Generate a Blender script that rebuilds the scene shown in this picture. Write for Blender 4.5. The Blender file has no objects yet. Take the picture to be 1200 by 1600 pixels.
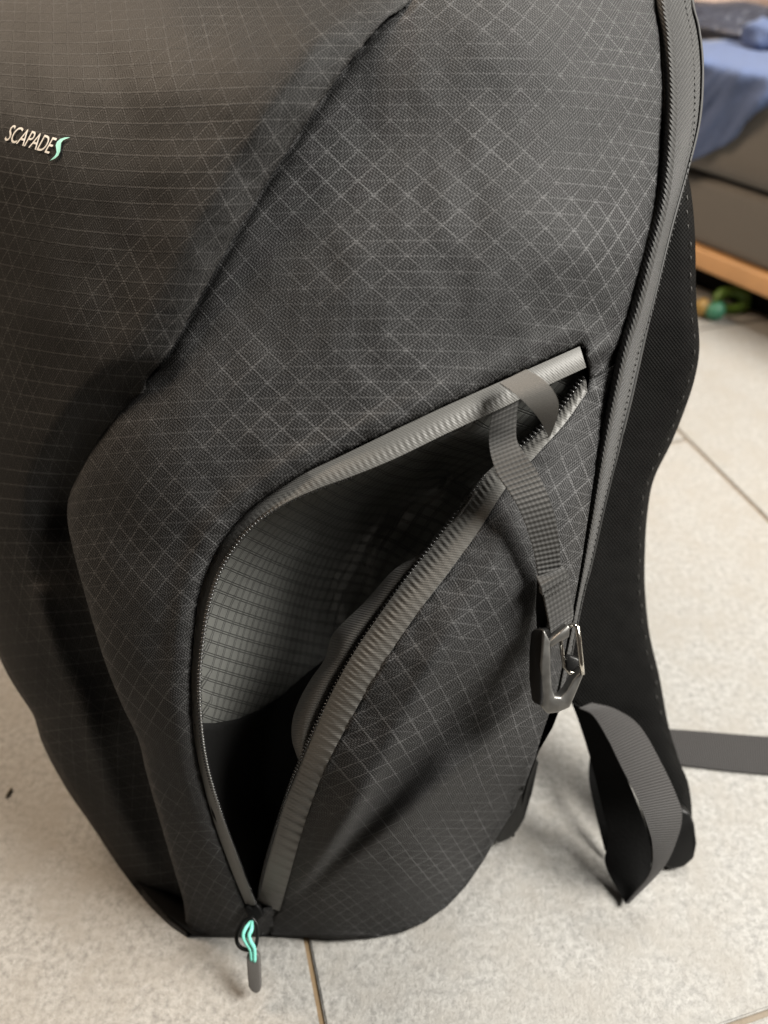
import bpy, bmesh, math, random
import numpy as np
from mathutils import Vector, Matrix, noise
from mathutils.geometry import delaunay_2d_cdt
random.seed(4)
C = bpy.context.scene.collection
S = 1.3                      # metres per working unit (60 cm floor tiles fix the scale)
H, FPX, PITCH = 0.45, 1230.0, math.radians(40)
cp, sp = math.cos(PITCH), math.sin(PITCH)

# ------------------------------------------------------------------ camera
cam = bpy.data.objects.new('camera', bpy.data.cameras.new('camera'))
C.objects.link(cam)
cam.location = (0, 0, H * S)
cam.rotation_euler = (math.pi / 2 - PITCH, 0, 0)
cam.data.sensor_fit = 'VERTICAL'
cam.data.sensor_height = 36
cam.data.lens = FPX / 1600 * 36
cam.data.clip_start = 0.02
cam.data.clip_end = 50
cam.data.dof.use_dof = True
cam.data.dof.focus_distance = 0.325 * S
cam.data.dof.aperture_fstop = 5.0
bpy.context.scene.camera = cam

# ------------------------------------------------------------------ room light
world = bpy.data.worlds.new('World')
bpy.context.scene.world = world
world.use_nodes = True
bgn = world.node_tree.nodes['Background']
bgn.inputs['Color'].default_value = (1.0, 0.86, 0.72, 1)
bgn.inputs['Strength'].default_value = 0.055

def area(name, loc, target, size, power, col):
    l = bpy.data.lights.new(name, 'AREA')
    l.shape = 'DISK'
    l.size = size
    l.energy = power
    l.color = col
    o = bpy.data.objects.new(name, l)
    o.location = loc
    o.rotation_euler = (Vector(target) - Vector(loc)).to_track_quat('-Z', 'Y').to_euler()
    C.objects.link(o)
    return o
area('window_light', (1.35, 0.10, 1.75), (0.0, 0.30, 0.2), 0.85, 124, (1.0, 0.965, 0.90))
area('ceiling_lamp', (0.75, 1.45, 2.1), (0.2, 0.4, 0.1), 0.7, 40, (1.0, 0.95, 0.87))
area('room_lamp', (-1.35, 1.35, 1.9), (-0.2, 0.3, 0.1), 0.9, 62, (1.0, 0.79, 0.59))

vs = bpy.context.scene.view_settings
vs.view_transform = 'Standard'
vs.look = 'None'
vs.gamma = 1
vs.exposure = 0.0
bpy.context.scene.cycles.use_denoising = True
bpy.context.scene.cycles.max_bounces = 8

# ------------------------------------------------------------------ geometry helpers
def ray(u, v):
    cx, cy = (u - 600.0) / FPX, (800.0 - v) / FPX
    return np.array([cx, cp + cy * sp, -sp + cy * cp])
def W(u, v, d):
    r = ray(u, v) * d
    return Vector((r[0] * S, r[1] * S, (H + r[2]) * S))
def dfloor(v, z=0.0):
    return (H - z) / (sp - (800.0 - v) / FPX * cp)
def WF(u, v, z=0.0):
    return W(u, v, dfloor(v, z))

def rbf(ctrl, kernel='tps'):
    c = np.array(ctrl, float)
    p = c[:, :2] / 300.0
    n = len(p)
    def phi(r):
        return np.where(r > 1e-9, r * r * np.log(np.maximum(r, 1e-9)), 0) if kernel == 'tps' else r
    D = np.linalg.norm(p[:, None] - p[None], axis=2)
    A = np.zeros((n + 3, n + 3))
    A[:n, :n] = phi(D) + (np.eye(n) * 1e-3 if kernel == 'tps' else 0)
    A[:n, n] = 1; A[:n, n + 1:] = p
    A[n, :n] = 1; A[n + 1:, :n] = p.T
    b = np.zeros(n + 3); b[:n] = c[:, 2]
    w = np.linalg.lstsq(A, b, rcond=None)[0]
    def f(u, v):
        q = np.stack([np.atleast_1d(np.asarray(u, float)).ravel(), np.atleast_1d(np.asarray(v, float)).ravel()], 1) / 300.0
        out = phi(np.linalg.norm(q[:, None] - p[None], axis=2)) @ w[:n] + w[n] + q @ w[n + 1:]
        return out
    return f

def spline(pts, n=None, step=8.0):
    """Catmull-Rom through points (any dimension), resampled evenly."""
    P = np.array(pts, float)
    Q = np.vstack([2 * P[0] - P[1], P, 2 * P[-1] - P[-2]])
    out = []
    for i in range(1, len(Q) - 2):
        for t in np.linspace(0, 1, 14, endpoint=False):
            a, b, c, d = Q[i - 1], Q[i], Q[i + 1], Q[i + 2]
            out.append(0.5 * (2 * b + (c - a) * t + (2 * a - 5 * b + 4 * c - d) * t * t + (3 * b - a - 3 * c + d) * t ** 3))
    out.append(P[-1])
    out = np.array(out)
    L = np.concatenate([[0], np.cumsum(np.linalg.norm(np.diff(out[:, :2], axis=0), axis=1))])
    if n is None:
        n = max(2, int(L[-1] / step) + 1)
    s = np.linspace(0, L[-1], n)
    return np.stack([np.interp(s, L, out[:, k]) for k in range(P.shape[1])], 1)

def inpoly(x, y, poly):
    inside = np.zeros(len(x), bool)
    px, py = poly[:, 0], poly[:, 1]
    j = len(poly) - 1
    for i in range(len(poly)):
        cnd = ((py[i] > y) != (py[j] > y))
        xi = (px[j] - px[i]) * (y - py[i]) / (py[j] - py[i] + 1e-12) + px[i]
        inside ^= cnd & (x < xi)
        j = i
    return inside

def distpoly(x, y, line):
    best = np.full(len(x), 1e9)
    for i in range(len(line) - 1):
        a, b = line[i, :2], line[i + 1, :2]
        ab = b - a
        t = np.clip(((x - a[0]) * ab[0] + (y - a[1]) * ab[1]) / (ab @ ab + 1e-12), 0, 1)
        best = np.minimum(best, np.hypot(x - a[0] - t * ab[0], y - a[1] - t * ab[1]))
    return best

def roll(dist, w, R):
    x = 1 - np.clip(dist / w, 0, 1)
    return R * (1 - np.sqrt(np.maximum(0, 1 - x * x)))

def nz(u, v, sx, sy=None, seed=0.0):
    sy = sy or sx
    return np.array([noise.noise((a / sx, b / sy, seed)) for a, b in zip(np.atleast_1d(u), np.atleast_1d(v))])

def flatten(dfun, box, slope, step=40):
    """near-isometric cloth coordinates (metres): rows follow the given direction field."""
    us = np.arange(box[0], box[2] + step, step); vs_ = np.arange(box[1], box[3] + step, step)
    nu, nv = len(us), len(vs_)
    U, V = np.meshgrid(us, vs_)
    D = dfun(U.ravel(), V.ravel()).reshape(U.shape)
    P = np.array([[np.array(W(U[j, i], V[j, i], D[j, i])) for i in range(nu)] for j in range(nv)])
    rows, rs, rr = [], [], []
    def frame(j, i):
        i2, j2 = min(i + 1, nu - 1), min(j + 1, nv - 1)
        i1, j1 = i2 - 1, j2 - 1
        tu = (P[j, i2] - P[j, i1]) / step; tv = (P[j2, i] - P[j1, i]) / step
        m = float(slope(U[j, i], V[j, i]))
        e1 = tu + m * tv; e1 = e1 / np.linalg.norm(e1)
        n = np.cross(tu, tv); n /= np.linalg.norm(n)
        return e1, np.cross(n, e1)
    FR = [[frame(j, i) for i in range(nu)] for j in range(nv)]
    A = []
    for j in range(nv):
        for i in range(nu):
            for dj, di in ((0, 1), (1, 0)):
                if j + dj < nv and i + di < nu:
                    dP = P[j + dj, i + di] - P[j, i]
                    e1 = (FR[j][i][0] + FR[j + dj][i + di][0]) / 2; e2 = (FR[j][i][1] + FR[j + dj][i + di][1]) / 2
                    A.append((j * nu + i, (j + dj) * nu + i + di)); rs.append(dP @ e1); rr.append(dP @ e2)
    n = nu * nv
    M = np.zeros((n, n)); bs = np.zeros(n); br = np.zeros(n)
    for (a, b), x, y in zip(A, rs, rr):
        M[a, a] += 1; M[b, b] += 1; M[a, b] -= 1; M[b, a] -= 1
        bs[b] += x; bs[a] -= x; br[b] += y; br[a] -= y
    M[0, 0] += 1
    sol = np.linalg.solve(M, np.stack([bs, br], 1)).reshape(nv, nu, 2)
    def f(u, v):
        x = np.clip((u - us[0]) / step, 0, nu - 1.001); y = np.clip((v - vs_[0]) / step, 0, nv - 1.001)
        i = x.astype(int); j = y.astype(int); a = (x - i)[:, None]; b = (y - j)[:, None]
        return sol[j, i] * (1 - a) * (1 - b) + sol[j, i + 1] * a * (1 - b) + sol[j + 1, i] * (1 - a) * b + sol[j + 1, i + 1] * a * b
    return f

BASE = None
def link(name, me, mat, parent=None, smooth=True):
    o = bpy.data.objects.new(name, me)
    C.objects.link(o)
    if mat: me.materials.append(mat)
    if smooth:
        me.polygons.foreach_set('use_smooth', [True] * len(me.polygons))
    if parent:
        o.parent = parent
        root = parent
        while root.parent: root = root.parent
        if parent is root:
            o.matrix_parent_inverse = Matrix.Translation(-root.location)
    return o
def mesh(name, verts, faces, uv=None):
    me = bpy.data.meshes.new(name)
    me.from_pydata([tuple(v) for v in verts], [], [tuple(f) for f in faces])
    if uv is not None:
        lay = me.uv_layers.new(name='UVMap')
        idx = np.zeros(len(me.loops), int); me.loops.foreach_get('vertex_index', idx)
        lay.data.foreach_set('uv', np.asarray(uv, float)[idx].ravel())
    me.update()
    return me
def thing(name, label, cat, loc, group=None):
    o = bpy.data.objects.new(name, None); C.objects.link(o)
    o.location = loc; o['label'] = label; o['category'] = cat; o.empty_display_size = .05
    if group: o['group'] = group
    return o
def tag(o, label, cat, group=None):
    o['label'] = label; o['category'] = cat
    if group: o['group'] = group
    return o
def solid(o, t, off=-1):
    m = o.modifiers.new('thickness', 'SOLIDIFY'); m.thickness = t; m.offset = off; m.use_quality_normals = True
    return o
def bevel(o, w, seg=2):
    m = o.modifiers.new('bevel', 'BEVEL'); m.width = w; m.segments = seg; m.limit_method = 'ANGLE'; m.angle_limit = .6
    return o

def sheet(name, poly, dfun, mat, parent, step=9, uvf=None, smooth_it=0, thick=.0012, low_clamp=False):
    """cloth sheet cut to a traced outline, lying on the surface dfun."""
    poly = np.array(poly, float)
    # densify outline
    pts = []
    for i in range(len(poly)):
        a, b = poly[i], poly[(i + 1) % len(poly)]
        n = max(1, int(np.linalg.norm(b - a) / step))
        for k in range(n): pts.append(a + (b - a) * k / n)
    pts = np.array(pts)
    x0, y0 = poly.min(0); x1, y1 = poly.max(0)
    gx, gy = np.meshgrid(np.arange(x0, x1, step), np.arange(y0, y1, step * .87))
    gx = gx + (np.arange(gx.shape[0]) % 2)[:, None] * step * .5
    gx, gy = gx.ravel(), gy.ravel()
    keep = inpoly(gx, gy, poly)
    gx, gy = gx[keep], gy[keep]
    keep = distpoly(gx, gy, np.vstack([poly, poly[:1]])) > step * .5
    gx, gy = gx[keep], gy[keep]
    allp = [Vector(p) for p in pts] + [Vector((a, b)) for a, b in zip(gx, gy)]
    n = len(pts)
    vo, eo, fo, *_ = delaunay_2d_cdt(allp, [(i, (i + 1) % n) for i in range(n)], [], 0, 1e-5)
    P = np.array([[q.x, q.y] for q in vo])
    F = np.array([f for f in fo if len(f) == 3])
    cen = P[F].mean(1)
    F = F[inpoly(cen[:, 0], cen[:, 1], poly)]
    d = dfun(P[:, 0], P[:, 1])
    if low_clamp: d = np.minimum(d, (H - .0012) / np.maximum(1e-3, sp - (800 - P[:, 1]) / FPX * cp))
    for _ in range(smooth_it):
        acc = np.zeros(len(P)); cnt = np.zeros(len(P))
        for a, b in ((0, 1), (1, 2), (2, 0)):
            np.add.at(acc, F[:, a], d[F[:, b]]); np.add.at(cnt, F[:, a], 1)
            np.add.at(acc, F[:, b], d[F[:, a]]); np.add.at(cnt, F[:, b], 1)
        d = np.where(cnt > 0, .5 * d + .5 * acc / np.maximum(cnt, 1), d)
    V = [W(p[0], p[1], q) for p, q in zip(P, d)]
    # outlines wound so that the faces look at the camera
    F = F[:, ::-1] if np.cross(P[F[0, 1]] - P[F[0, 0]], P[F[0, 2]] - P[F[0, 0]]) > 0 else F
    uv = uvf(P[:, 0], P[:, 1]) if uvf else P / 1000
    o = link(name, mesh(name, V, F, uv), mat, parent)
    if thick: solid(o, thick)
    return o

def smooth_list(d, n):
    return spline([(i * 10.0, 0.0, q) for i, q in enumerate(d)], n)[:, 2]

def band(name, A, B, dA, dB, mat, parent, n=120, m=6, bulge=0.0, thick=.0009, prof=None, wob=0.0):
    """ribbon between two traced edges with their own distances; UV = metres along / 0..1 across."""
    a = spline(A, n); b = spline(B, n)
    da = dA(a[:, 0], a[:, 1]) if callable(dA) else smooth_list(dA, n)
    db = dB(b[:, 0], b[:, 1]) if callable(dB) else smooth_list(dB, n)
    V, uv = [], []
    L = 0; prev = None
    for i in range(n):
        pa = W(a[i, 0], a[i, 1], da[i]); pb = W(b[i, 0], b[i, 1], db[i])
        mid = (pa + pb) / 2
        if prev is not None: L += (mid - prev).length
        prev = mid
        w = (pb - pa).length
        for k in range(m + 1):
            t = k / m
            p = pa.lerp(pb, t)
            off = bulge * 4 * t * (1 - t) if prof is None else prof(t) * bulge
            off += wob * math.sin(L * 2000) * max(0, 1 - abs(t - .68) / .30)
            view = (p - cam.location).normalized()
            V.append(p - view * off * S); uv.append((L, t * w))
    Fs = []
    for i in range(n - 1):
        for k in range(m):
            q = i * (m + 1) + k
            Fs.append((q, q + 1, q + m + 2, q + m + 1))
    me = mesh(name, V, Fs, uv)
    o = link(name, me, mat, parent)
    if thick:
        f = me.polygons[len(Fs) // 2]
        if f.normal.dot(Vector(f.center) - cam.location) > 0: me.flip_normals()
        solid(o, thick)
        e = o.modifiers.new('edges', 'EDGE_SPLIT'); e.split_angle = math.radians(50)
    return o

def tube(name, pts, r, mat, parent, seg=8, closed=False):
    P = [Vector(p) for p in pts]; n = len(P); V, F = [], []
    up = Vector((.3, .5, .81)).normalized()
    for i in range(n):
        t = (P[(i + 1) % n] - P[i - 1]) if closed or 0 < i < n - 1 else (P[1] - P[0] if i == 0 else P[-1] - P[-2])
        t.normalize()
        x = t.cross(up).normalized(); y = x.cross(t).normalized()
        rr = r[i] if isinstance(r, (list, tuple)) else r
        for k in range(seg):
            a = 2 * math.pi * k / seg
            V.append(P[i] + (x * math.cos(a) + y * math.sin(a)) * rr)
    for i in range(n if closed else n - 1):
        for k in range(seg):
            a, b = i * seg + k, i * seg + (k + 1) % seg
            c, d = ((i + 1) % n) * seg + (k + 1) % seg, ((i + 1) % n) * seg + k
            F.append((a, b, c, d))
    if not closed:
        F.append(tuple(range(seg))[::-1]); F.append(tuple(range((n - 1) * seg, n * seg)))
    return link(name, mesh(name, V, F), mat, parent)

def prism(name, poly, d, depth, mat, parent, holes=None, bev=.0008, seg=2):
    """solid plate with a traced outline (d: one distance or one per corner), thickness in metres away from the viewer."""
    P = list(poly); n = len(P)
    ds = list(d) if hasattr(d, '__len__') else [d] * n
    bm = bmesh.new()
    front = [W(p[0], p[1], q) for p, q in zip(P, ds)]
    cen = sum(front, Vector()) / n
    nrm = Vector()
    for i in range(n): nrm += (front[i] - cen).cross(front[(i + 1) % n] - cen)
    nrm.normalize()
    if nrm.dot(cen - cam.location) < 0: nrm = -nrm
    if holes:
        hf = [W(p[0], p[1], q) for p, q in zip(holes, [np.mean(ds)] * len(holes))]
        # project the hole on the plate's plane
        hf = [h + nrm * ((cen - h).dot(nrm)) for h in hf]
        front = [h + nrm * ((cen - h).dot(nrm)) for h in front]
        allp = [Vector(p) for p in P] + [Vector(p) for p in holes]
        e = [(i, (i + 1) % n) for i in range(n)] + [(n + i, n + (i + 1) % len(holes)) for i in range(len(holes))]
        vo, eo, fo, *_ = delaunay_2d_cdt(allp, e, [], 0, 1e-6)
        pos = front + hf
        hp = np.array(holes, float); pp = np.array(P, float)
        vs_ = [bm.verts.new(p) for p in pos]
        for f in fo:
            c = np.mean([[vo[i].x, vo[i].y] for i in f], 0)
            if inpoly(np.array([c[0]]), np.array([c[1]]), pp)[0] and not inpoly(np.array([c[0]]), np.array([c[1]]), hp)[0]:
                bm.faces.new([vs_[i] for i in f])
    else:
        bm.faces.new([bm.verts.new(p) for p in front])
    r = bmesh.ops.extrude_face_region(bm, geom=bm.faces[:])
    for g in r['geom']:
        if isinstance(g, bmesh.types.BMVert): g.co += nrm * depth
    bmesh.ops.recalc_face_normals(bm, faces=bm.faces[:])
    me = bpy.data.meshes.new(name); bm.to_mesh(me); bm.free()
    o = link(name, me, mat, parent)
    if bev: bevel(o, bev, seg)
    return o

# ------------------------------------------------------------------ materials
class N:
    def __init__(s, name):
        s.m = bpy.data.materials.new(name); s.m.use_nodes = True
        s.t = s.m.node_tree; s.b = s.t.nodes['Principled BSDF']
    def n(s, kind, **kw):
        x = s.t.nodes.new(kind)
        for k, v in kw.items(): setattr(x, k, v)
        return x
    def put(s, sock, v):
        if isinstance(v, (int, float)): sock.default_value = v
        elif isinstance(v, (tuple, list)): sock.default_value = v
        else: s.t.links.new(v, sock)
    def math(s, op, a, b=0.0, c=0.0, clamp=False):
        x = s.n('ShaderNodeMath', operation=op, use_clamp=clamp)
        s.put(x.inputs[0], a); s.put(x.inputs[1], b); s.put(x.inputs[2], c)
        return x.outputs[0]
    def uv(s):
        t = s.n('ShaderNodeTexCoord'); x = s.n('ShaderNodeSeparateXYZ')
        s.t.links.new(t.outputs['UV'], x.inputs[0])
        return x.outputs[0], x.outputs[1], t.outputs['UV'], t.outputs['Object']
    def noise(s, vec, scale, detail=3, rough=.5):
        x = s.n('ShaderNodeTexNoise'); s.t.links.new(vec, x.inputs['Vector'])
        x.inputs['Scale'].default_value = scale; x.inputs['Detail'].default_value = detail; x.inputs['Roughness'].default_value = rough
        return x.outputs[0]
    def mix(s, f, a, b):
        x = s.n('ShaderNodeMix', data_type='RGBA')
        s.put(x.inputs[0], f); s.put(x.inputs[6], a); s.put(x.inputs[7], b)
        return x.outputs[2]
    def ramp(s, f, stops):
        x = s.n('ShaderNodeValToRGB'); s.put(x.inputs[0], f)
        e = x.color_ramp.elements
        while len(e) < len(stops): e.new(.5)
        for i, (p, c) in enumerate(stops): e[i].position = p; e[i].color = c
        return x.outputs[0]
    def bump(s, h, dist, strength=1.0, prev=None):
        x = s.n('ShaderNodeBump'); s.put(x.inputs['Height'], h)
        x.inputs['Distance'].default_value = dist; x.inputs['Strength'].default_value = strength
        if prev is not None: s.t.links.new(prev, x.inputs['Normal'])
        return x.outputs[0]
    def line(s, x, w):
        """1 on a line at every whole x, falling to 0 at distance w"""
        f = s.math('PINGPONG', x, .5)
        return s.math('SUBTRACT', 1.0, s.math('DIVIDE', f, w), clamp=True)
    def done(s, col, rough, normal=None, metal=0.0, sheen=0.0, spec=.5, coat=0.0):
        s.put(s.b.inputs['Base Color'], col if not isinstance(col, tuple) else col)
        s.put(s.b.inputs['Roughness'], rough); s.put(s.b.inputs['Metallic'], metal)
        s.b.inputs['Sheen Weight'].default_value = sheen; s.b.inputs['Sheen Roughness'].default_value = .5
        s.b.inputs['Specular IOR Level'].default_value = spec; s.b.inputs['Coat Weight'].default_value = coat
        if normal is not None: s.t.links.new(normal, s.b.inputs['Normal'])
        return s.m
def rgb(r, g, b): return (r, g, b, 1)

CELL = 0.0060 * S
def ripstop(name, base, bumpk=1.0, wh=.6, wv=.3, wd=1.0, rough=.6, weave=1.0, contrast=2.9):
    k = N(name); s, r, uv, ob = k.uv()
    s = k.math('DIVIDE', s, CELL / 1.12); r = k.math('DIVIDE', r, CELL)
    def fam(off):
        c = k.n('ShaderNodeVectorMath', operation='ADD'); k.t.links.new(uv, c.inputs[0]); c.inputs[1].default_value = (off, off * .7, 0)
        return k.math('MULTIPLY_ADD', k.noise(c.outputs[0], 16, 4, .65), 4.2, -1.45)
    jig = k.math('MULTIPLY', k.math('SUBTRACT', k.noise(uv, 420, 2), .5), .12)
    s2 = k.math('ADD', s, jig); r2 = k.math('ADD', r, jig)
    Lh = k.math('MULTIPLY', k.line(r2, .085), wh); Lv = k.math('MULTIPLY', k.line(s2, .065), wv)
    Ld1 = k.line(k.math('MULTIPLY', k.math('ADD', s2, r2), .5), .06); Ld2 = k.line(k.math('MULTIPLY', k.math('SUBTRACT', s2, r2), .5), .06)
    Ld = k.math('MULTIPLY', k.math('MAXIMUM', Ld1, Ld2), wd)
    bs = k.math('MULTIPLY_ADD', k.math('SINE', k.math('MULTIPLY', s, 2 * math.pi * 5.5)), .46, .68)
    br = k.math('MULTIPLY_ADD', k.math('SINE', k.math('MULTIPLY', r, 2 * math.pi * 5.5)), .46, .68)
    Lh = k.math('MULTIPLY', Lh, bs); Lv = k.math('MULTIPLY', Lv, br); Ld = k.math('MULTIPLY', Ld, br)
    lines = k.math('MAXIMUM', k.math('MAXIMUM', Lh, Lv), Ld)
    # uneven light on each yarn family, painted into its brightness by noise
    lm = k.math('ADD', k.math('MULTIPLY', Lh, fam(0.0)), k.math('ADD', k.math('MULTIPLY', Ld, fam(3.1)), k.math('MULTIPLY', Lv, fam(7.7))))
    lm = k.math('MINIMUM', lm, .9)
    # weave: over/under beads, changing direction from triangle to triangle
    tri = k.math('GREATER_THAN', k.math('SINE', k.math('MULTIPLY', k.math('ADD', s, r), math.pi)), 0)
    ph = k.math('MULTIPLY_ADD', tri, 1.0, -.5)
    wx = k.math('SINE', k.math('MULTIPLY', k.math('ADD', s, k.math('MULTIPLY', k.math('MULTIPLY', r, ph), .5)), 2 * math.pi * 5.3))
    wy = k.math('SINE', k.math('MULTIPLY', k.math('ADD', r, k.math('MULTIPLY', k.math('MULTIPLY', s, ph), .6)), 2 * math.pi * 5.7))
    wv_ = k.math('MULTIPLY_ADD', k.math('ADD', k.math('MULTIPLY', wx, wy), k.math('MULTIPLY', wx, .4)), .42, .5)
    grain = k.noise(uv, 1700, 1)
    nl = k.math('SUBTRACT', 1.0, lines)
    tone = k.math('MULTIPLY_ADD', k.math('MULTIPLY', k.math('MULTIPLY', k.math('SUBTRACT', wv_, .5), nl), weave), 3.8, 1.0)
    tone = k.math('MULTIPLY', tone, k.math('MULTIPLY_ADD', grain, 1.6, .2))
    tone = k.math('MULTIPLY', tone, k.math('MULTIPLY_ADD', k.noise(uv, 9, 3), .7, .65))
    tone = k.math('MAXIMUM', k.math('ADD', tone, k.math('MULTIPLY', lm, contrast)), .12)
    x = k.n('ShaderNodeMix', data_type='RGBA', blend_type='MULTIPLY'); x.inputs[0].default_value = 1
    x.inputs[6].default_value = base; k.t.links.new(tone, x.inputs[7])
    h = k.math('ADD', k.math('MULTIPLY', lines, .6), k.math('MULTIPLY', wv_, .55 * weave))
    nrm = k.bump(h, .00030 * bumpk, .9)
    return k.done(x.outputs[2], rough, nrm, sheen=.0, spec=.10)
M = {}
M['ripstop'] = ripstop('ripstop_grey', rgb(.0275, .0275, .0279))
M['ripstop_front_dimmed'] = ripstop('ripstop_front_dimmed', rgb(.0185, .018, .0175), wh=.9, wv=.4, wd=.75, weave=.7)  # same fabric as the side, colour darkened for the front's weaker light

def plain(name, col, rough=.5, metal=0., noise_scale=60, amt=.25, bump=.0, spec=.5, sheen=0., coat=0.):
    k = N(name); s, r, uv, ob = k.uv()
    n = k.noise(ob, noise_scale, 4)
    x = k.n('ShaderNodeMix', data_type='RGBA', blend_type='MULTIPLY'); x.inputs[0].default_value = 1
    x.inputs[6].default_value = col
    k.t.links.new(k.math('MULTIPLY_ADD', n, amt * 2, 1 - amt), x.inputs[7])
    rg = k.math('MULTIPLY_ADD', n, .16, rough - .08)
    nr = k.bump(n, bump, 1.0) if bump else None
    return k.done(x.outputs[2], rg, nr, metal, sheen, spec, coat)

def webbing(name, col, rib=.0021, bumpd=.0005, rough=.6, cross=.5, amt=.5):
    k = N(name); s, r, uv, ob = k.uv()
    a = k.math('SINE', k.math('MULTIPLY', s, 2 * math.pi / rib))
    a = k.math('MULTIPLY_ADD', a, .5, .5)
    b = k.math('MULTIPLY_ADD', k.math('SINE', k.math('MULTIPLY', r, 2 * math.pi / (rib * .8))), .5, .5)
    h = k.math('ADD', a, k.math('MULTIPLY', b, cross))
    g = k.noise(uv, 900, 2)
    x = k.n('ShaderNodeMix', data_type='RGBA', blend_type='MULTIPLY'); x.inputs[0].default_value = 1
    x.inputs[6].default_value = col
    t = k.math('MULTIPLY_ADD', h, amt * .7, 1 - amt * .5)
    k.t.links.new(k.math('MULTIPLY', t, k.math('MULTIPLY_ADD', g, .5, .75)), x.inputs[7])
    return k.done(x.outputs[2], rough, k.bump(h, bumpd, .9), sheen=.1, spec=.4)
def twill(name, col, per=.0022, skew=1.2, rough=.62, bumpd=.0005, amt=.55):
    k = N(name); s, r, uv, ob = k.uv()
    a = k.math('MULTIPLY', k.math('ADD', s, k.math('MULTIPLY', r, skew)), 2 * math.pi / per)
    h = k.math('MULTIPLY_ADD', k.math('SINE', a), .5, .5)
    g = k.noise(uv, 1200, 2)
    x = k.n('ShaderNodeMix', data_type='RGBA', blend_type='MULTIPLY'); x.inputs[0].default_value = 1
    x.inputs[6].default_value = col
    k.t.links.new(k.math('MULTIPLY', k.math('MULTIPLY_ADD', h, amt, 1 - amt * .5), k.math('MULTIPLY_ADD', g, .6, .7)), x.inputs[7])
    return k.done(x.outputs[2], rough, k.bump(k.math('ADD', h, k.math('MULTIPLY', g, .6)), bumpd, .9), sheen=.1, spec=.4)
M['tape'] = twill('zipper_tape_grey', rgb(.10, .098, .092), per=.0014, skew=.6, bumpd=.00008, amt=.12, rough=.5)
M['binding'] = twill('binding_twill', rgb(.020, .0197, .019), per=.0030, skew=.8, bumpd=.0012, amt=1.1)
M['pipe'] = twill('piping_twill', rgb(.015, .0148, .0143), per=.0030, skew=-1.0, bumpd=.0006, amt=.65)
M['leash'] = webbing('leash_webbing', rgb(.042, .041, .039), rib=.0026, bumpd=.0007, cross=.12, amt=.7)
M['belt'] = webbing('strap_webbing_grey', rgb(.027, .025, .0245), rib=.0019, bumpd=.0006, cross=.3, amt=.8)
M['facing'] = webbing('ribbed_facing', rgb(.07, .066, .06), rib=.0015, bumpd=.0002, cross=0, amt=.2)
M['ribbon'] = twill('grey_ribbon', rgb(.085, .081, .075), per=.0009, skew=0, bumpd=.0001, amt=.2, rough=.45)
M['mesh'] = plain('black_mesh', rgb(.0032, .0032, .0031), .8, noise_scale=600, amt=.5, bump=.0005, spec=.04)
def mesh_cloth():
    k = N('black_spacer_mesh'); s, r, uv, ob = k.uv()
    a = k.math('SINE', k.math('MULTIPLY', s, 1150)); b = k.math('SINE', k.math('MULTIPLY', r, 900))
    h = k.math('MULTIPLY_ADD', k.math('MULTIPLY', a, b), .5, .5)
    n = k.noise(uv, 40, 3); g = k.noise(uv, 900, 2)
    f = k.math('MULTIPLY', k.math('MULTIPLY', h, n), g)
    c = k.mix(f, rgb(.0018, .0018, .0018), rgb(.022, .0215, .0205))
    return k.done(c, .75, k.bump(h, .0012, .8), spec=.06)
M['mesh'] = mesh_cloth()
M['knit'] = plain('black_knit', rgb(.006, .006, .006), .9, noise_scale=500, amt=.3, bump=.0003, spec=.1)
M['teeth'] = plain('black_nylon', rgb(.02, .02, .02), .22, spec=.6)
M['plastic'] = plain('black_plastic', rgb(.008, .008, .008), .36, noise_scale=200, amt=.1, spec=.22)
M['gun'] = plain('gunmetal', rgb(.27, .267, .258), .42, 1.0, noise_scale=300, amt=.12)
M['chrome'] = plain('polished_steel', rgb(.75, .72, .66), .12, 1.0)
M['mint'] = plain('mint_cord', rgb(.22, .70, .58), .5, noise_scale=1500, amt=.2, bump=.0002)
M['rubber'] = plain('grey_rubber', rgb(.085, .08, .075), .55, noise_scale=900, amt=.12)
M['white_ink'] = plain('white_print', rgb(.80, .76, .70), .5, noise_scale=900, amt=.12)
M['mint_ink'] = plain('mint_print', rgb(.35, .80, .68), .5, noise_scale=900, amt=.12)
M['thread'] = plain('grey_thread', rgb(.045, .043, .04), .7)
M['dark_thread'] = plain('dark_thread', rgb(.016, .0155, .015), .7)
def lining():
    k = N('coated_lining'); s, r, uv, ob = k.uv()
    P = .0058 * S
    s = k.math('DIVIDE', s, P); r = k.math('DIVIDE', r, P)
    def dbl(x):
        a = k.line(k.math('ADD', x, .09), .055); b = k.line(k.math('SUBTRACT', x, .09), .055)
        return k.math('MAXIMUM', a, b)
    g = k.math('MAXIMUM', dbl(s), dbl(r))
    n = k.noise(uv, 60, 2)
    fine = k.math('MULTIPLY_ADD', k.math('SINE', k.math('MULTIPLY', k.math('ADD', s, r), 2 * math.pi * 9)), .5, .5)
    col = k.mix(g, rgb(.098, .10, .094), rgb(.008, .008, .008))
    h = k.math('ADD', k.math('MULTIPLY', g, -1.0), k.math('MULTIPLY', fine, .12))
    nrm = k.bump(n, .002, .5)
    nrm = k.bump(h, .0004, .8, nrm)
    return k.done(col, k.math('MULTIPLY_ADD', g, .3, .30), nrm, spec=.75)
M['lining'] = lining()
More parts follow.
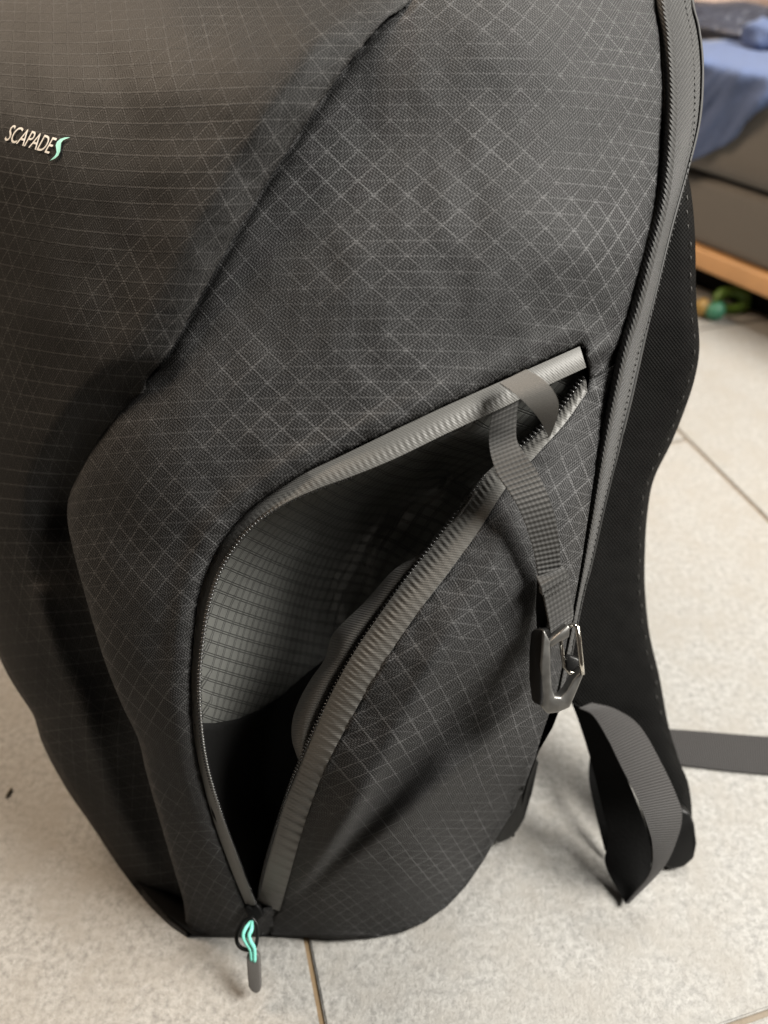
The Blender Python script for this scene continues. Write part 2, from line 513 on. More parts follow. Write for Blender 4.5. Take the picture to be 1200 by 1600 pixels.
def stone():
    k = N('speckled_stone_tile'); s, r, uv, ob = k.uv()
    tc = k.n('ShaderNodeNewGeometry').outputs['Position']
    oi = k.n('ShaderNodeObjectInfo').outputs['Random']
    big = k.noise(tc, 24, 4, .65); mid = k.noise(tc, 190, 5, .75); fine = k.noise(tc, 520, 3, .7)
    v = k.n('ShaderNodeTexVoronoi'); k.t.links.new(tc, v.inputs['Vector']); v.inputs['Scale'].default_value = 230
    sp_ = k.ramp(k.math('MULTIPLY_ADD', fine, .35, v.outputs['Distance']), [(.18, rgb(1, 1, 1)), (.42, rgb(0, 0, 0))])
    c = k.ramp(mid, [(.34, rgb(.155, .151, .143)), (.47, rgb(.238, .232, .218)), (.60, rgb(.318, .311, .294))])
    c = k.mix(k.math('MULTIPLY', sp_, .7), c, rgb(.145, .137, .126))
    c = k.mix(k.ramp(fine, [(.30, rgb(.6, .6, .6)), (.42, rgb(0, 0, 0))]), c, rgb(.132, .123, .113))
    c = k.mix(k.ramp(big, [(.42, rgb(0, 0, 0)), (.66, rgb(.75, .75, .75))]), c, rgb(.235, .22, .196))
    c = k.mix(k.math('MULTIPLY', oi, .12), c, rgb(.222, .216, .20))
    h = k.math('ADD', mid, k.math('MULTIPLY', fine, .6))
    return k.done(c, k.math('MULTIPLY_ADD', mid, .25, .36), k.bump(h, .0012, .7), spec=.45)
M['stone'] = stone()
def grout():
    k = N('stained_grout'); tc = k.n('ShaderNodeNewGeometry').outputs['Position']
    st = k.ramp(k.noise(tc, 2.2, 2), [(.40, rgb(0, 0, 0)), (.56, rgb(1, 1, 1))]); f = k.noise(tc, 160, 4)
    c = k.mix(st, rgb(.17, .115, .06), rgb(.25, .24, .22))
    x = k.mix(k.math('MULTIPLY', f, .5), c, rgb(.14, .10, .06))
    return k.done(x, .9, k.bump(f, .001))
M['grout'] = grout()

# ------------------------------------------------------------------ floor
TA = math.radians(15.5)
E1 = Vector((math.cos(TA), math.sin(TA), 0)); E2 = Vector((-math.sin(TA), math.cos(TA), 0))
def AB(a, b, z=0.0):
    p = (E1 * a + E2 * b) * S
    return Vector((p.x, p.y, z * S))
T0, T1, TP, TG = .007, .0853, .459, .0015
fl = link('floor', mesh('floor', [AB(-2.4, -1.5, -.0022), AB(2.4, -1.5, -.0022), AB(2.4, 3.0, -.0022), AB(-2.4, 3.0, -.0022)], [(0, 1, 2, 3)]), M['grout'])
fl['kind'] = 'structure'
def tile_mesh():
    bm = bmesh.new()
    h = (TP - TG * 2) * S / 2
    bmesh.ops.create_cube(bm, size=1)
    for v in bm.verts:
        v.co = Vector((v.co.x * 2 * h, v.co.y * 2 * h, -.0005 * S + v.co.z * .004 - .002 + .0005 * S))
    bmesh.ops.bevel(bm, geom=[e for e in bm.edges], offset=.0012, segments=2, affect='EDGES')
    me = bpy.data.meshes.new('tile'); bm.to_mesh(me); bm.free(); me.materials.append(M['stone'])
    return me
tm = tile_mesh()
for i in range(-4, 4):
    for j in range(-3, 6):
        o = bpy.data.objects.new('tile', tm); C.objects.link(o); o.parent = fl
        o.location = AB(T0 + (i + .5) * TP, T1 + (j + (.5 if i < 1 else .95)) * TP, 0); o.rotation_euler = (0, 0, TA)

# ------------------------------------------------------------------ backpack: traced lines
bag_base = WF(480, 1400); bag_base.z = 0
bag = thing('backpack', 'large black and charcoal ripstop backpack standing on tiles with its side pocket unzipped', 'backpack', bag_base)
SEAM = [(700, -110), (640, 0), (600, 32), (540, 105), (470, 205), (400, 312), (330, 432), (270, 540), (230, 592), (170, 662), (122, 742), (105, 792)]
LEFT_LOW = [(238, 578), (205, 620), (170, 662), (122, 742), (105, 792), (112, 850), (133, 930), (150, 990), (166, 1040), (190, 1100), (216, 1155), (228, 1205), (252, 1290), (276, 1372), (287, 1410), (292, 1464)]
T_OUT = [(906, 541), (850, 566), (760, 606), (680, 642), (600, 680), (530, 714), (480, 738), (425, 770), (375, 810), (335, 865), (312, 930), (303, 1000), (299, 1080), (306, 1170), (330, 1270), (358, 1350), (386, 1418)]
T_IN = [(916, 574), (860, 600), (785, 637), (700, 676), (620, 715), (555, 742), (500, 762), (443, 787), (392, 824), (352, 877), (329, 935), (317, 1000), (311, 1080), (320, 1180), (345, 1270), (375, 1350), (399, 1413)]
B_IN = [(401, 1410), (417, 1340), (441, 1262), (466, 1195), (500, 1120), (547, 1030), (602, 948), (660, 870), (716, 798), (757, 742), (795, 712), (835, 678), (873, 640), (913, 586)]
B_OUT = [(437, 1424), (452, 1370), (472, 1300), (492, 1240), (508, 1200), (536, 1145), (584, 1060), (642, 972), (702, 892), (746, 832), (786, 768), (815, 736), (848, 700), (884, 660), (918, 612)]
PIPE_IN = [(1020, -110), (1024, 0), (1032, 60), (1037, 150), (1034, 230), (1026, 310), (1008, 390), (985, 480), (966, 545), (948, 630), (932, 720), (920, 800), (908, 880), (893, 965), (868, 1092)]
PIPE_MID = [(1038, -110), (1043, 0), (1052, 60), (1058, 150), (1055, 230), (1046, 310), (1027, 390), (1004, 480), (984, 545), (964, 630), (946, 720), (932, 800), (917, 880), (900, 965), (874, 1096)]
PIPE_OUT = [(1070, -110), (1081, 0), (1092, 50), (1097, 110), (1092, 190), (1073, 268), (1050, 350), (1028, 440), (1006, 530), (986, 620), (966, 700), (944, 790), (926, 870), (906, 950), (878, 1102)]
sd = [(600, -110, .318), (850, -110, .322), (1030, -110, .350), (640, 0, .296), (850, 0, .300), (1020, 0, .326),
      (500, 200, .294), (700, 200, .290), (900, 200, .297), (1030, 200, .320), (350, 430, .299), (550, 420, .288), (750, 400, .287),
      (900, 400, .295), (1005, 420, .315), (250, 600, .306), (450, 600, .292), (650, 600, .290), (850, 560, .302), (960, 560, .318),
      (110, 800, .340), (200, 760, .315), (300, 780, .305), (250, 900, .317), (150, 950, .338), (250, 1100, .334), (200, 1120, .350),
      (290, 1300, .370), (240, 1320, .385), (340, 1400, .396), (300, 1462, .4257), (395, 1430, .412), (430, 1462, .4257), (600, 800, .300), (450, 1000, .325), (500, 1250, .37)]
side0 = rbf(sd)
seam_l = spline(SEAM, step=10); low_l = spline(LEFT_LOW, step=10); tout_l = spline(T_OUT, step=8); bout_l = spline(B_OUT, step=8); pin_l = spline(PIPE_IN, step=10)
def side_d(u, v):
    u = np.atleast_1d(np.asarray(u, float)); v = np.atleast_1d(np.asarray(v, float))
    d = side0(u, v)
    d = d + roll(distpoly(u, v, seam_l), 20, .0065)
    d = d + roll(distpoly(u, v, low_l), 70, .010)
    d = d + roll(distpoly(u, v, pin_l), 26, .004)
    d = d + .0016 * nz(u, v, 120, 150, 1.3) + .0007 * nz(u, v, 45, 60, 7.1)
    t = distpoly(u, v, tout_l)
    d = d + .0012 * np.exp(-t / 28) * nz(u, v, 26, 26, 3.3) - .0022 * np.exp(-((t - 24) / 18) ** 2) + roll(t, 9, .003)
    # pucker folds running from the pocket end to the piping
    x, y = u - 940, v - 545
    q = (x * .55 + y * .83); along = (x * .83 - y * .55)
    d = d - .0028 * np.exp(-(q / 11) ** 2 - (along / 42) ** 2) + .002 * np.exp(-((q - 20) / 10) ** 2 - (along / 40) ** 2)
    return d
slope_side = rbf([(700, 300, 0.), (1000, 250, .17), (1000, 100, .12), (450, 400, -.03), (850, 300, .06), (200, 700, -.10), (700, 600, .02), (950, 500, .22), (250, 1000, -.15), (250, 1300, -.18), (600, 0, 0.), (900, 0, .04)])
side_uv = flatten(lambda u, v: side0(u, v), (60, -120, 1080, 1480), lambda u, v: slope_side(u, v)[0])
hid = [(660, -110), (605, -10), (565, 20), (505, 90), (436, 190), (366, 296), (300, 420), (255, 525)]
side_poly = hid + [tuple(p) for p in low_l[:, :2]] + [(360, 1464), (424, 1463), (432, 1445), (441, 1424), (425, 1417), (404, 1424)] + [tuple(p) for p in tout_l[::-1, :2]] + [(914, 545), (922, 575), (924, 592)] + [(960, 575)] + [tuple(p) for p in pin_l[::-1, :2] if p[1] < 566]
side_panel = sheet('side_panel', side_poly, side_d, M['ripstop'], bag, step=7, uvf=side_uv, low_clamp=True)

# ---- pocket flap (the hanging outer face of the unzipped pocket)
BO = [(437, 1424, .411), (452, 1370, .376), (472, 1300, .346), (508, 1200, .319), (536, 1145, .311), (584, 1060, .303), (642, 972, .298), (702, 892, .296), (746, 832, .297), (786, 768, .300), (815, 736, .303), (848, 700, .305), (884, 660, .309), (918, 612, .314)][::-1]
FOLDS = [BO,
    [(928, 632, .3165), (875, 712, .307), (815, 778, .3005), (795, 822, .2970), (762, 897, .2945), (722, 960, .2930), (682, 1030, .2940), (641, 1110, .2985), (601, 1190, .306), (561, 1260, .3145), (520, 1322, .332), (482, 1374, .363), (446, 1412, .403)],
    [(940, 660, .3195), (900, 770, .3085), (862, 870, .3045), (825, 950, .3035), (775, 1035, .311), (715, 1110, .3215), (655, 1190, .332), (595, 1262, .345), (525, 1340, .368), (448, 1414, .4045)],
    [(944, 690, .3215), (918, 800, .3215), (893, 900, .3225), (862, 1000, .322), (816, 1090, .324), (760, 1163, .327), (700, 1212, .324), (630, 1272, .331), (560, 1330, .350), (500, 1376, .375), (448, 1417, .4055)],
    [(962, 570, .318), (932, 720, .3245), (920, 800, .329), (908, 880, .335), (893, 965, .347), (868, 1092, .369), (857, 1118, .373), (835, 1188, .390), (797, 1275, .423), (755, 1346, .4385), (700, 1415, .433), (630, 1456, .4265), (560, 1466, .4252), (470, 1464, .4252), (424, 1463, .4252)]]
def loft_samples(curves, n=70, m=9):
    G = [spline(c, n) for c in curves]
    out = []
    for a, b in zip(G[:-1], G[1:]):
        for k in range(m + (b is G[-1])):
            out.append(a + (b - a) * (k / m))
    return np.concatenate(out)
FS = loft_samples(FOLDS)
def flap0(u, v):
    u = np.atleast_1d(np.asarray(u, float)); v = np.atleast_1d(np.asarray(v, float))
    out = np.empty(len(u))
    for c in range(0, len(u), 2000):
        D2 = (u[c:c + 2000, None] - FS[None, :, 0]) ** 2 + (v[c:c + 2000, None] - FS[None, :, 1]) ** 2
        ix = np.argpartition(D2, 8, axis=1)[:, :8]
        w = 1 / (np.take_along_axis(D2, ix, 1) + 9.0)
        out[c:c + 2000] = (w * FS[ix, 2]).sum(1) / w.sum(1)
    return out
def flap_d(u, v):
    d = flap0(u, v) + .0007 * nz(u, v, 40, 50, 5.5) + .0012 * nz(u, v, 110, 90, 2.2)
    t = distpoly(u, v, bout_l)
    d = d + .0016 * np.exp(-t / 30) * nz(u, v, 20, 20, 9.1)
    low = np.clip((v - 1230) / 150, 0, 1)
    d = d + .0022 * low * nz(u, v, 60, 160, 4.4)
    d = d + roll(distpoly(u, v, pin_l), 22, .004)
    return d
fs = rbf([(740, 1000, .309), (600, 1200, .330), (900, 700, .315), (800, 1200, .362), (600, 1440, .415), (450, 1420, .408), (860, 1050, .336), (640, 980, .300), (700, 1330, .382), (560, 1330, .366)])
slope_flap = rbf([(740, 1000, .12), (680, 1120, .12), (800, 1200, .08), (600, 1400, .0), (930, 650, .28), (880, 850, .20), (860, 1050, .12), (760, 860, .16), (500, 1350, .05)])
flap_uv = flatten(fs, (380, 540, 1000, 1480), lambda u, v: slope_flap(u, v)[0])
flap_poly = [tuple(p) for p in bout_l[:, :2]] + [(923, 588), (962, 570)] + [tuple(p) for p in pin_l[:, :2] if p[1] > 572] + \
    [(857, 1118), (846, 1150), (835, 1188), (815, 1240), (797, 1275), (780, 1302), (755, 1346), (728, 1385), (700, 1415), (665, 1440), (630, 1456), (580, 1466), (520, 1468), (470, 1464), (424, 1463), (420, 1440)]
pocket_flap = sheet('pocket_flap', flap_poly, flap_d, M['ripstop'], bag, step=7, uvf=flap_uv, low_clamp=True, smooth_it=2)

# ---- front panel
ff = [(690, -110, .318), (600, 25, .286), (540, 95, .282), (470, 190, .282), (400, 295, .284), (330, 415, .288), (270, 520, .293), (230, 575, .298), (170, 650, .311), (105, 792, .356),
      (500, 60, .286), (400, 0, .312), (400, -110, .352), (550, -110, .330), (200, 50, .326), (200, -110, .378), (0, 50, .375), (0, -110, .425), (300, 200, .294), (200, 220, .309), (100, 212, .326), (50, 215, .337), (0, 200, .351), (-100, 160, .390),
      (410, 160, .283), (300, 60, .306), (100, 60, .348), (0, 500, .357), (100, 450, .325), (200, 450, .306), (280, 400, .293), (0, 700, .371), (60, 650, .346), (150, 620, .318), (50, 800, .366), (0, 850, .390), (-80, 800, .42), (-80, 500, .395),
      (100, 1000, .378), (160, 1040, .376), (60, 1100, .405), (150, 1150, .392), (210, 1180, .395), (130, 1250, .425), (230, 1330, .418), (180, 1320, .428), (300, 1464, .4256), (255, 1420, .434), (0, 1000, .410), (280, 1400, .425)]
front0 = rbf(ff)
SIL = [(-150, -110), (-150, 300), (-130, 600), (-85, 800), (-40, 930), (0, 1029), (19, 1066), (37, 1094), (51, 1115), (57, 1132), (63, 1153), (75, 1181), (94, 1216), (113, 1247), (150, 1300), (187, 1356), (225, 1405), (262, 1442), (292, 1463)]
sil_l = spline(SIL, step=10)
def front_d(u, v):
    d = front0(u, v) + .0085 * (1 - np.clip(distpoly(u, v, seam_l) / 62, 0, 1)) ** 1.4
    d = d + .012 * np.clip((v - 560) / 60, 0, 1) * np.clip(1.15 - distpoly(u, v, low_l) / 60, 0, 1)
    d = d + roll(distpoly(u, v, sil_l), 75, .030) * np.clip((1500 - v) / 180, 0, 1)
    t = distpoly(u, v, seam_l)
    d = d + .0022 * nz(u, v, 130, 160, 11.0) + .0008 * nz(u, v, 50, 60, 17.0)
    d = d + .0007 * np.exp(-((t - 24) / 20) ** 2) * nz(u * .6 - v * .2, v, 40, 7, 21.)
    # soft vertical fold above the lower edge
    f = distpoly(u, v, np.array([(60, 930), (95, 1020), (130, 1090), (150, 1160), (185, 1260), (230, 1350)], float))
    d = d - .004 * np.exp(-(f / 16) ** 2)
    return d
slope_front = rbf([(50, 220, .38), (150, 250, .32), (300, 100, .08), (100, 60, .05), (450, 200, .08), (200, 500, .30), (50, 500, .30), (50, 800, .05), (70, 1000, -.2), (150, 1200, -.25), (550, 50, .0), (0, 650, .25), (0, 350, .38)])
front_uv = flatten(front0, (-160, -120, 720, 1480), lambda u, v: slope_front(u, v)[0])
front_poly = [tuple(p) for p in sil_l[:, :2]] + [(310, 1463), (300, 1405), (280, 1330), (258, 1250), (240, 1180), (215, 1100), (190, 1040), (172, 985), (155, 925), (138, 860), (132, 800), (150, 742), (198, 662), (224, 628)] + [tuple(p) for p in seam_l[::-1, :2] if p[1] < 602]
front_panel = sheet('front_panel', front_poly, front_d, M['ripstop_front_dimmed'], bag, step=8, uvf=front_uv, low_clamp=True)

# ---- lettering on the front panel
def surf_pts(poly, off=.0006):
    P = np.array(poly, float); d = front_d(P[:, 0], P[:, 1]) - off
    return [W(p[0], p[1], q) for p, q in zip(P, d)]
cu = bpy.data.curves.new('t', 'FONT'); cu.body = 'SCAPADE'; cu.resolution_u = 4; cu.space_character = .94
to = bpy.data.objects.new('t', cu); C.objects.link(to)
bpy.context.view_layer.update()
tmh = bpy.data.meshes.new_from_object(to.evaluated_get(bpy.context.evaluated_depsgraph_get()))
bpy.data.objects.remove(to)
co = np.array([v.co[:2] for v in tmh.vertices]); lo, hi = co.min(0), co.max(0)
co = (co - lo) / (hi - lo)
px = np.array([6., 219.]) + co[:, :1] * np.array([70., 21.5]) + co[:, 1:] * np.array([13.5, -24.5])
for v, p in zip(tmh.vertices, surf_pts(px, .0011)): v.co = p
link('lettering', tmh, M['white_ink'], front_panel, smooth=False)
sw = [(109.5, 214.5), (101, 214.8), (94, 217), (89, 221.5), (87, 227), (88, 233), (88.5, 238), (86, 243), (78, 251), (86, 247.5), (91, 243), (94, 236.5), (95, 229), (95.5, 223), (98.5, 219), (103, 217)]
link('logo_mark', mesh('logo_mark', surf_pts(sw, .0011), [tuple(range(len(sw)))]), M['mint_ink'], front_panel, smooth=False)

# ---- body behind the visible panels: back, far side, top and bottom in one hull
def hull():
    n = 34
    L = spline(SIL, n); R = spline(PIPE_OUT[:-1] + [(878, 1102), (835, 1190), (805, 1300)], n)
    dl = np.minimum(front_d(L[:, 0], L[:, 1]) + .002, (H - .004) / np.maximum(1e-3, sp - (800 - L[:, 1]) / FPX * cp))
    L = L + np.stack([np.full(n, 7.0), np.full(n, -5.0)], 1)
    pd = np.interp(R[:, 1], [-110, 0, 200, 420, 560, 720, 965, 1100, 1190, 1300], [.362, .340, .334, .330, .331, .335, .358, .384, .405, .462])
    V, F, m = [], [], 14
    for i in range(n):
        a = W(L[i, 0], L[i, 1], dl[i]); b = W(R[i, 0], R[i, 1], pd[i])
        t = i / (n - 1)
        if i >= n - 1: a.z = b.z = .004
        k1 = a + Vector((-.05, .13, 0)) * S * (1 - .3 * t); k2 = b + Vector((.015, .10, 0)) * S * (.9 + .1 * t)
        zt = a.z + (b.z - a.z) * .5
        k1.z = a.z; k2.z = b.z
        for k in range(m + 1):
            q = k / m
            p = a * (1 - q) ** 3 + k1 * 3 * q * (1 - q) ** 2 + k2 * 3 * q * q * (1 - q) + b * q ** 3
            V.append(p)
    for i in range(n - 1):
        for k in range(m):
            q = i * (m + 1) + k
            F.append((q, q + 1, q + m + 2, q + m + 1))
    # closed top
    top = [V[k] for k in range(m + 1)]
    edge = [W(p[0], p[1], q) for p, q in zip([(900, -110), (700, -110), (550, -110), (400, -110), (200, -110), (0, -110)], [.326, .32, .33, .345, .366, .41])]
    c = len(V); ring = list(range(m + 1))
    for e in edge: ring.append(len(V)); V.append(e)
    V.append(sum((Vector(V[i]) for i in ring), Vector()) / len(ring) + Vector((0, 0, .035)))
    cc = len(V) - 1
    for i in range(len(ring)): F.append((ring[i], ring[(i + 1) % len(ring)], cc))
    # closed bottom
    last = [(n - 1) * (m + 1) + k for k in range(m + 1)]
    be = [(780, 1302), (700, 1415), (580, 1464), (440, 1462)]
    for p in be: last.append(len(V)); V.append(WF(p[0], p[1], .003))
    F.append(tuple(last))
    o = link('back_panel', mesh('back_panel', V, F), M['mesh'], bag)
    return o
hull()
# rear edge of the base, seen behind the pocket
prism('base_corner', [(836, 1186), (842, 1192), (832, 1240), (820, 1280), (810, 1297), (795, 1312), (780, 1318), (770, 1312), (797, 1272), (815, 1238)], [.412, .416, .432, .449, .457, .460, .461, .458, .446, .43], .02, M['plastic'], bag, bev=.001)

# ---- pocket interior
edge_up = spline(T_IN, 40); de = side0(edge_up[:, 0], edge_up[:, 1]) + .010
ln = [(p[0], p[1], q) for p, q in zip(edge_up, de)]
ln += [(350, 950, .335), (395, 950, .354), (440, 950, .385), (500, 950, .43), (560, 1000, .45), (420, 850, .336), (500, 830, .374), (570, 800, .396), (620, 780, .400), (700, 740, .392), (640, 880, .41), (720, 780, .385), (350, 1080, .352), (400, 1080, .380), (450, 1130, .425),
       (400, 1250, .415), (405, 1370, .420), (850, 650, .335), (900, 600, .325), (780, 720, .36), (600, 1050, .44), (520, 1150, .43), (470, 1270, .425), (430, 1380, .42), (680, 930, .43), (800, 760, .38), (290, 950, .318), (270, 1100, .35), (480, 720, .318), (700, 650, .318)]
lin0 = rbf(ln)
lin_poly = [(915, 565), (780, 625), (620, 703), (500, 750), (438, 776), (384, 815), (342, 872), (320, 935), (308, 1000), (303, 1080), (312, 1180), (338, 1280), (368, 1355), (392, 1418), (410, 1430), (450, 1400), (500, 1280), (560, 1160), (640, 1040), (720, 920), (790, 820), (830, 745), (870, 690), (925, 600)]
lin_slope = rbf([(400, 950, .45), (600, 780, .40), (350, 1100, .35), (800, 680, .4)])
lin_uv = flatten(lin0, (290, 550, 930, 1440), lambda u, v: lin_slope(u, v)[0])
sheet('pocket_lining', lin_poly, lambda u, v: lin0(u, v) + .0015 * nz(u, v, 50, 90, 6.6), M['lining'], bag, step=9, uvf=lin_uv)
inner_poly = [(304, 1132), (340, 1131), (375, 1124), (410, 1110), (445, 1086), (478, 1056), (510, 1030), (560, 1100), (520, 1200), (470, 1300), (440, 1390), (410, 1425), (392, 1414), (362, 1345), (335, 1275), (314, 1180)]
sheet('inner_pocket', inner_poly, lambda u, v: np.minimum(lin0(u, v) - .004, .46), M['knit'], bag, step=10)

# ---- ribbed facing inside the flap
FAC_L = [(474, 1204), (464, 1182), (456, 1155), (457, 1125), (467, 1095), (485, 1062), (507, 1030), (517, 997), (532, 977), (570, 940), (610, 895), (635, 877), (680, 848), (735, 775)]
FAC_R = [(478, 1200), (482, 1185), (487, 1165), (498, 1140), (513, 1110), (530, 1075), (548, 1045), (568, 1015), (588, 985), (612, 950), (645, 905), (672, 870), (705, 830), (748, 768)]
band('pocket_facing', FAC_L, FAC_R, [.342, .338, .336, .334, .332, .330, .328, .327, .325, .324, .322, .319, .316, .314], [.332, .328, .325, .322, .320, .318, .317, .3165, .316, .315, .313, .311, .309, .308], M['facing'], bag, n=120, m=10, bulge=.010, prof=lambda t: math.sin(math.pi * min(1, t * 1.15)) ** .7 if t < .87 else 0.0)

# ---- zipper tapes and teeth
def lift(f, k): return lambda u, v: f(u, v) + k
def turn(u, v): return np.clip((480 - u) / 110, 0, 1) * np.clip((1240 - v) / 120, 0, 1)
up = band('zipper_tape', T_OUT, T_IN, lambda u, v: side0(u, v) + .0008 + .0095 * turn(u, v), lambda u, v: side0(u, v) - .0038 + .0012 * turn(u, v), M['tape'], bag, n=640, m=10, bulge=.0011, wob=.00014)
BI = np.array(B_IN, float)
bi_d = [.413, .368, .343, .328, .318, .311, .3075, .3055, .3055, .306, .308, .311, .314, .319]
lowt = band('zipper_tape', B_OUT, B_IN, lambda u, v: flap0(u, v) - .0004, bi_d, M['tape'], bag, n=640, m=10, bulge=.0016, wob=.00026)
def teeth(line, dd, pitch, r, parent, off=-.001):
    """one coil run: many small nylon loops set edge to edge"""
    bm = bmesh.new()
    pts = spline([(p[0], p[1], q) for p, q in zip(line, dd)], 900)
    P = [W(a, b, c + off) for a, b, c in pts]
    acc = 0
    for i in range(1, len(P) - 1):
        acc += (P[i] - P[i - 1]).length
        if acc < pitch: continue
        acc = 0
        t = (P[i + 1] - P[i - 1]).normalized(); view = (P[i] - cam.location).normalized()
        x = t.cross(view).normalized(); y = t.cross(x)
        mt = Matrix((t * r * .62, x * r * 1.5, y * r)).transposed().to_4x4(); mt.translation = P[i]
        bmesh.ops.create_icosphere(bm, subdivisions=1, radius=1, matrix=mt)
    me = bpy.data.meshes.new('zipper_teeth'); bm.to_mesh(me); bm.free()
    o = link('zipper_teeth', me, M['teeth'], parent); o['kind'] = 'stuff'
    return o
td = list(side0(np.array(T_IN)[:, 0], np.array(T_IN)[:, 1]) - .0015)
teeth(T_IN[5:], td[5:], .0021, .00105, up)
teeth(B_IN[:10], bi_d[:10], .0021, .0009, lowt, -.0005)
teeth(B_IN[10:], bi_d[10:], .0026, .00125, lowt, -.0015)
# tape end strip of the far zipper half under the ribbon
def cord_edge(name, line, dd, r, mat, parent):
    pts = spline([(p[0], p[1], q) for p, q in zip(line, dd)], 160)
    return tube(name, [W(a, b, c) for a, b, c in pts], r, mat, parent, 6)

# ---- little ribbon loop over the pocket end
band('ribbon_loop', [(781, 598), (808, 618), (833, 643), (848, 664), (857, 683)], [(822, 577), (848, 592), (868, 616), (873, 642), (860, 682)], [.289, .283, .284, .292, .306], [.291, .283, .283, .291, .306], M['ribbon'], bag, n=40, m=4, bulge=.0, thick=.0007)

def stitches0(line, parent):
    bm = bmesh.new(); q = spline(line, n=9)
    for i in range(8):
        a, b = W(q[i, 0], q[i, 1], .2935), W(q[i + 1, 0], q[i + 1, 1] + 2, .2935)
        t = b - a; l_ = t.length; t.normalize(); x = t.cross((a - cam.location).normalized()).normalized()
        mt = Matrix((t * l_ * .42, x * .0004, t.cross(x) * .0004)).transposed().to_4x4(); mt.translation = (a + b) / 2
        bmesh.ops.create_icosphere(bm, subdivisions=1, radius=1, matrix=mt)
    me = bpy.data.meshes.new('bar_tack'); bm.to_mesh(me); bm.free()
    o = link('bar_tack', me, M['dark_thread'], parent); o['kind'] = 'stuff'
# ---- webbing leash
leash = band('key_leash', [(770, 634), (764, 690), (775, 735), (796, 768), (815, 802), (834, 859), (842, 902)], [(812, 614), (806, 680), (824, 714), (842, 742), (864, 795), (873, 840), (877, 896)], [.3005, .300, .2905, .286, .287, .291, .296], [.3005, .299, .2905, .287, .287, .291, .297], M['leash'], bag, n=90, m=6, thick=.0016)
band('leash_keeper', [(838, 900), (846, 918), (848, 930)], [(878, 884), (885, 890), (889, 902)], [.296, .2925, .294], [.297, .2935, .295], M['leash'], leash, n=14, m=4, thick=.003)
band('leash_end', [(847, 915), (854, 950), (860, 985), (858, 1006)], [(886, 892), (893, 930), (896, 962), (889, 980)], [.2945, .296, .2985, .305], [.2955, .297, .2995, .306], M['leash'], leash, n=30, m=5, thick=.0018)
for q_ in ([(851, 925), (887, 903)], [(853, 934), (889, 912)]):
    stitches0(q_, leash)
prism('stitched_fold', [(838, 903), (850, 915), (857, 960), (852, 985), (838, 984), (836, 950)], [.299, .298, .301, .303, .306, .303], .004, M['knit'], leash)

# ---- carabiner hanging from the leash
cb = thing('carabiner', 'small gunmetal snap hook with black side grip hanging from the webbing leash', 'carabiner', W(868, 1112, .302))
outer = [(850, 984), (862, 1000), (889, 977), (898, 974), (906, 979), (912, 1022), (915, 1040), (911, 1058), (901, 1082), (891, 1106), (872, 1114), (856, 1116), (846, 1105), (846, 1040)]
inner = [(860, 1008), (874, 997), (889, 986), (899, 984), (907, 1052), (898, 1064), (888, 1086), (877, 1096), (867, 1095), (861, 1080), (859, 1045)]
def cd(p): return .2985 + (p[0] - 870) * .00004 + (p[1] - 1050) * .00003
ring_poly = [(850, 984), (860, 1002), (861, 1045), (863, 1076), (868, 1089), (877, 1090), (887, 1080), (897, 1062), (907, 1051), (914, 1042), (911, 1058), (901, 1082), (891, 1106), (872, 1114), (856, 1116), (846, 1105), (845, 1040)]
prism('hook_body', ring_poly, [cd(p) for p in ring_poly], .0075, M['gun'], cb, bev=.0012, seg=3)
bar = [(856, 1005), (888, 977), (891, 981), (890, 996), (876, 1003), (862, 1012)]
prism('webbing_bar', bar, [cd(p) + .0005 for p in bar], .006, M['gun'], cb, bev=.0008)
tube('gate', [W(u, v, .298 + k) for u, v, k in [(889, 979, .003), (896, 976, .001), (902, 980, 0), (905, 1005, 0), (908, 1035, .0), (910, 1053, .0012)]], .00125, M['chrome'], cb, 10)
tube('gate', [W(u, v, .305 + k) for u, v, k in [(886, 982, 0), (876, 996, 0), (878, 1020, .001), (882, 1042, .001), (892, 1052, 0), (906, 1057, -.003)]], .0011, M['chrome'], cb, 10)
nose = [(884, 1030), (890, 1024), (901, 1027), (912, 1034), (914, 1042), (905, 1062), (893, 1056), (884, 1046)]
prism('nose_catch', nose, [.3045] * len(nose), .006, M['plastic'], cb, bev=.0012)
grip = [(829, 988), (834, 983), (846, 982), (850, 985), (849, 1000), (846, 1040), (846, 1090), (844, 1103), (834, 1099), (830, 1093), (826, 1060), (826, 1020)]
prism('side_grip', grip, [.3005 - (p[0] - 830) * .00018 for p in grip], .009, M['plastic'], cb, bev=.0018, seg=3)

# ---- zipper slider and pull
sl_poly = [(380, 1420), (386, 1415), (394, 1420), (400, 1412), (406, 1418), (412, 1432), (402, 1442), (388, 1440)]
slider = prism('zipper_slider', sl_poly, [.402] * 8, .005, M['plastic'], bag, bev=.001)
def child_tube(name, pts, r, mat, seg=8, closed=False, step=2.5):
    q = spline(pts + ([pts[0]] if closed else []), step=step)
    if closed: q = q[:-1]
    return tube(name, [W(*p) for p in q], r, mat, slider, seg, closed)
child_tube('pull_ring', [(394, 1434, .396), (381, 1440, .396), (370, 1460, .3945), (372, 1476, .3935), (384, 1484, .393), (397, 1482, .393), (402, 1466, .394), (402, 1446, .3955)], .0013, M['plastic'], 8, True)
child_tube('cord', [(392, 1440, .394), (384, 1450, .391), (380, 1462, .390), (385, 1474, .3905), (391, 1484, .3925), (393, 1500, .3945)], .0012, M['mint'])
child_tube('cord', [(393, 1440, .394), (393, 1452, .390), (389, 1462, .389), (392, 1472, .390), (397, 1482, .392), (398, 1502, .3945)], .0013, M['mint'])
tab = [(385, 1496), (388, 1491), (402, 1490), (406, 1496), (408, 1540), (407, 1549), (401, 1554), (393, 1550), (388, 1543), (386, 1520)]
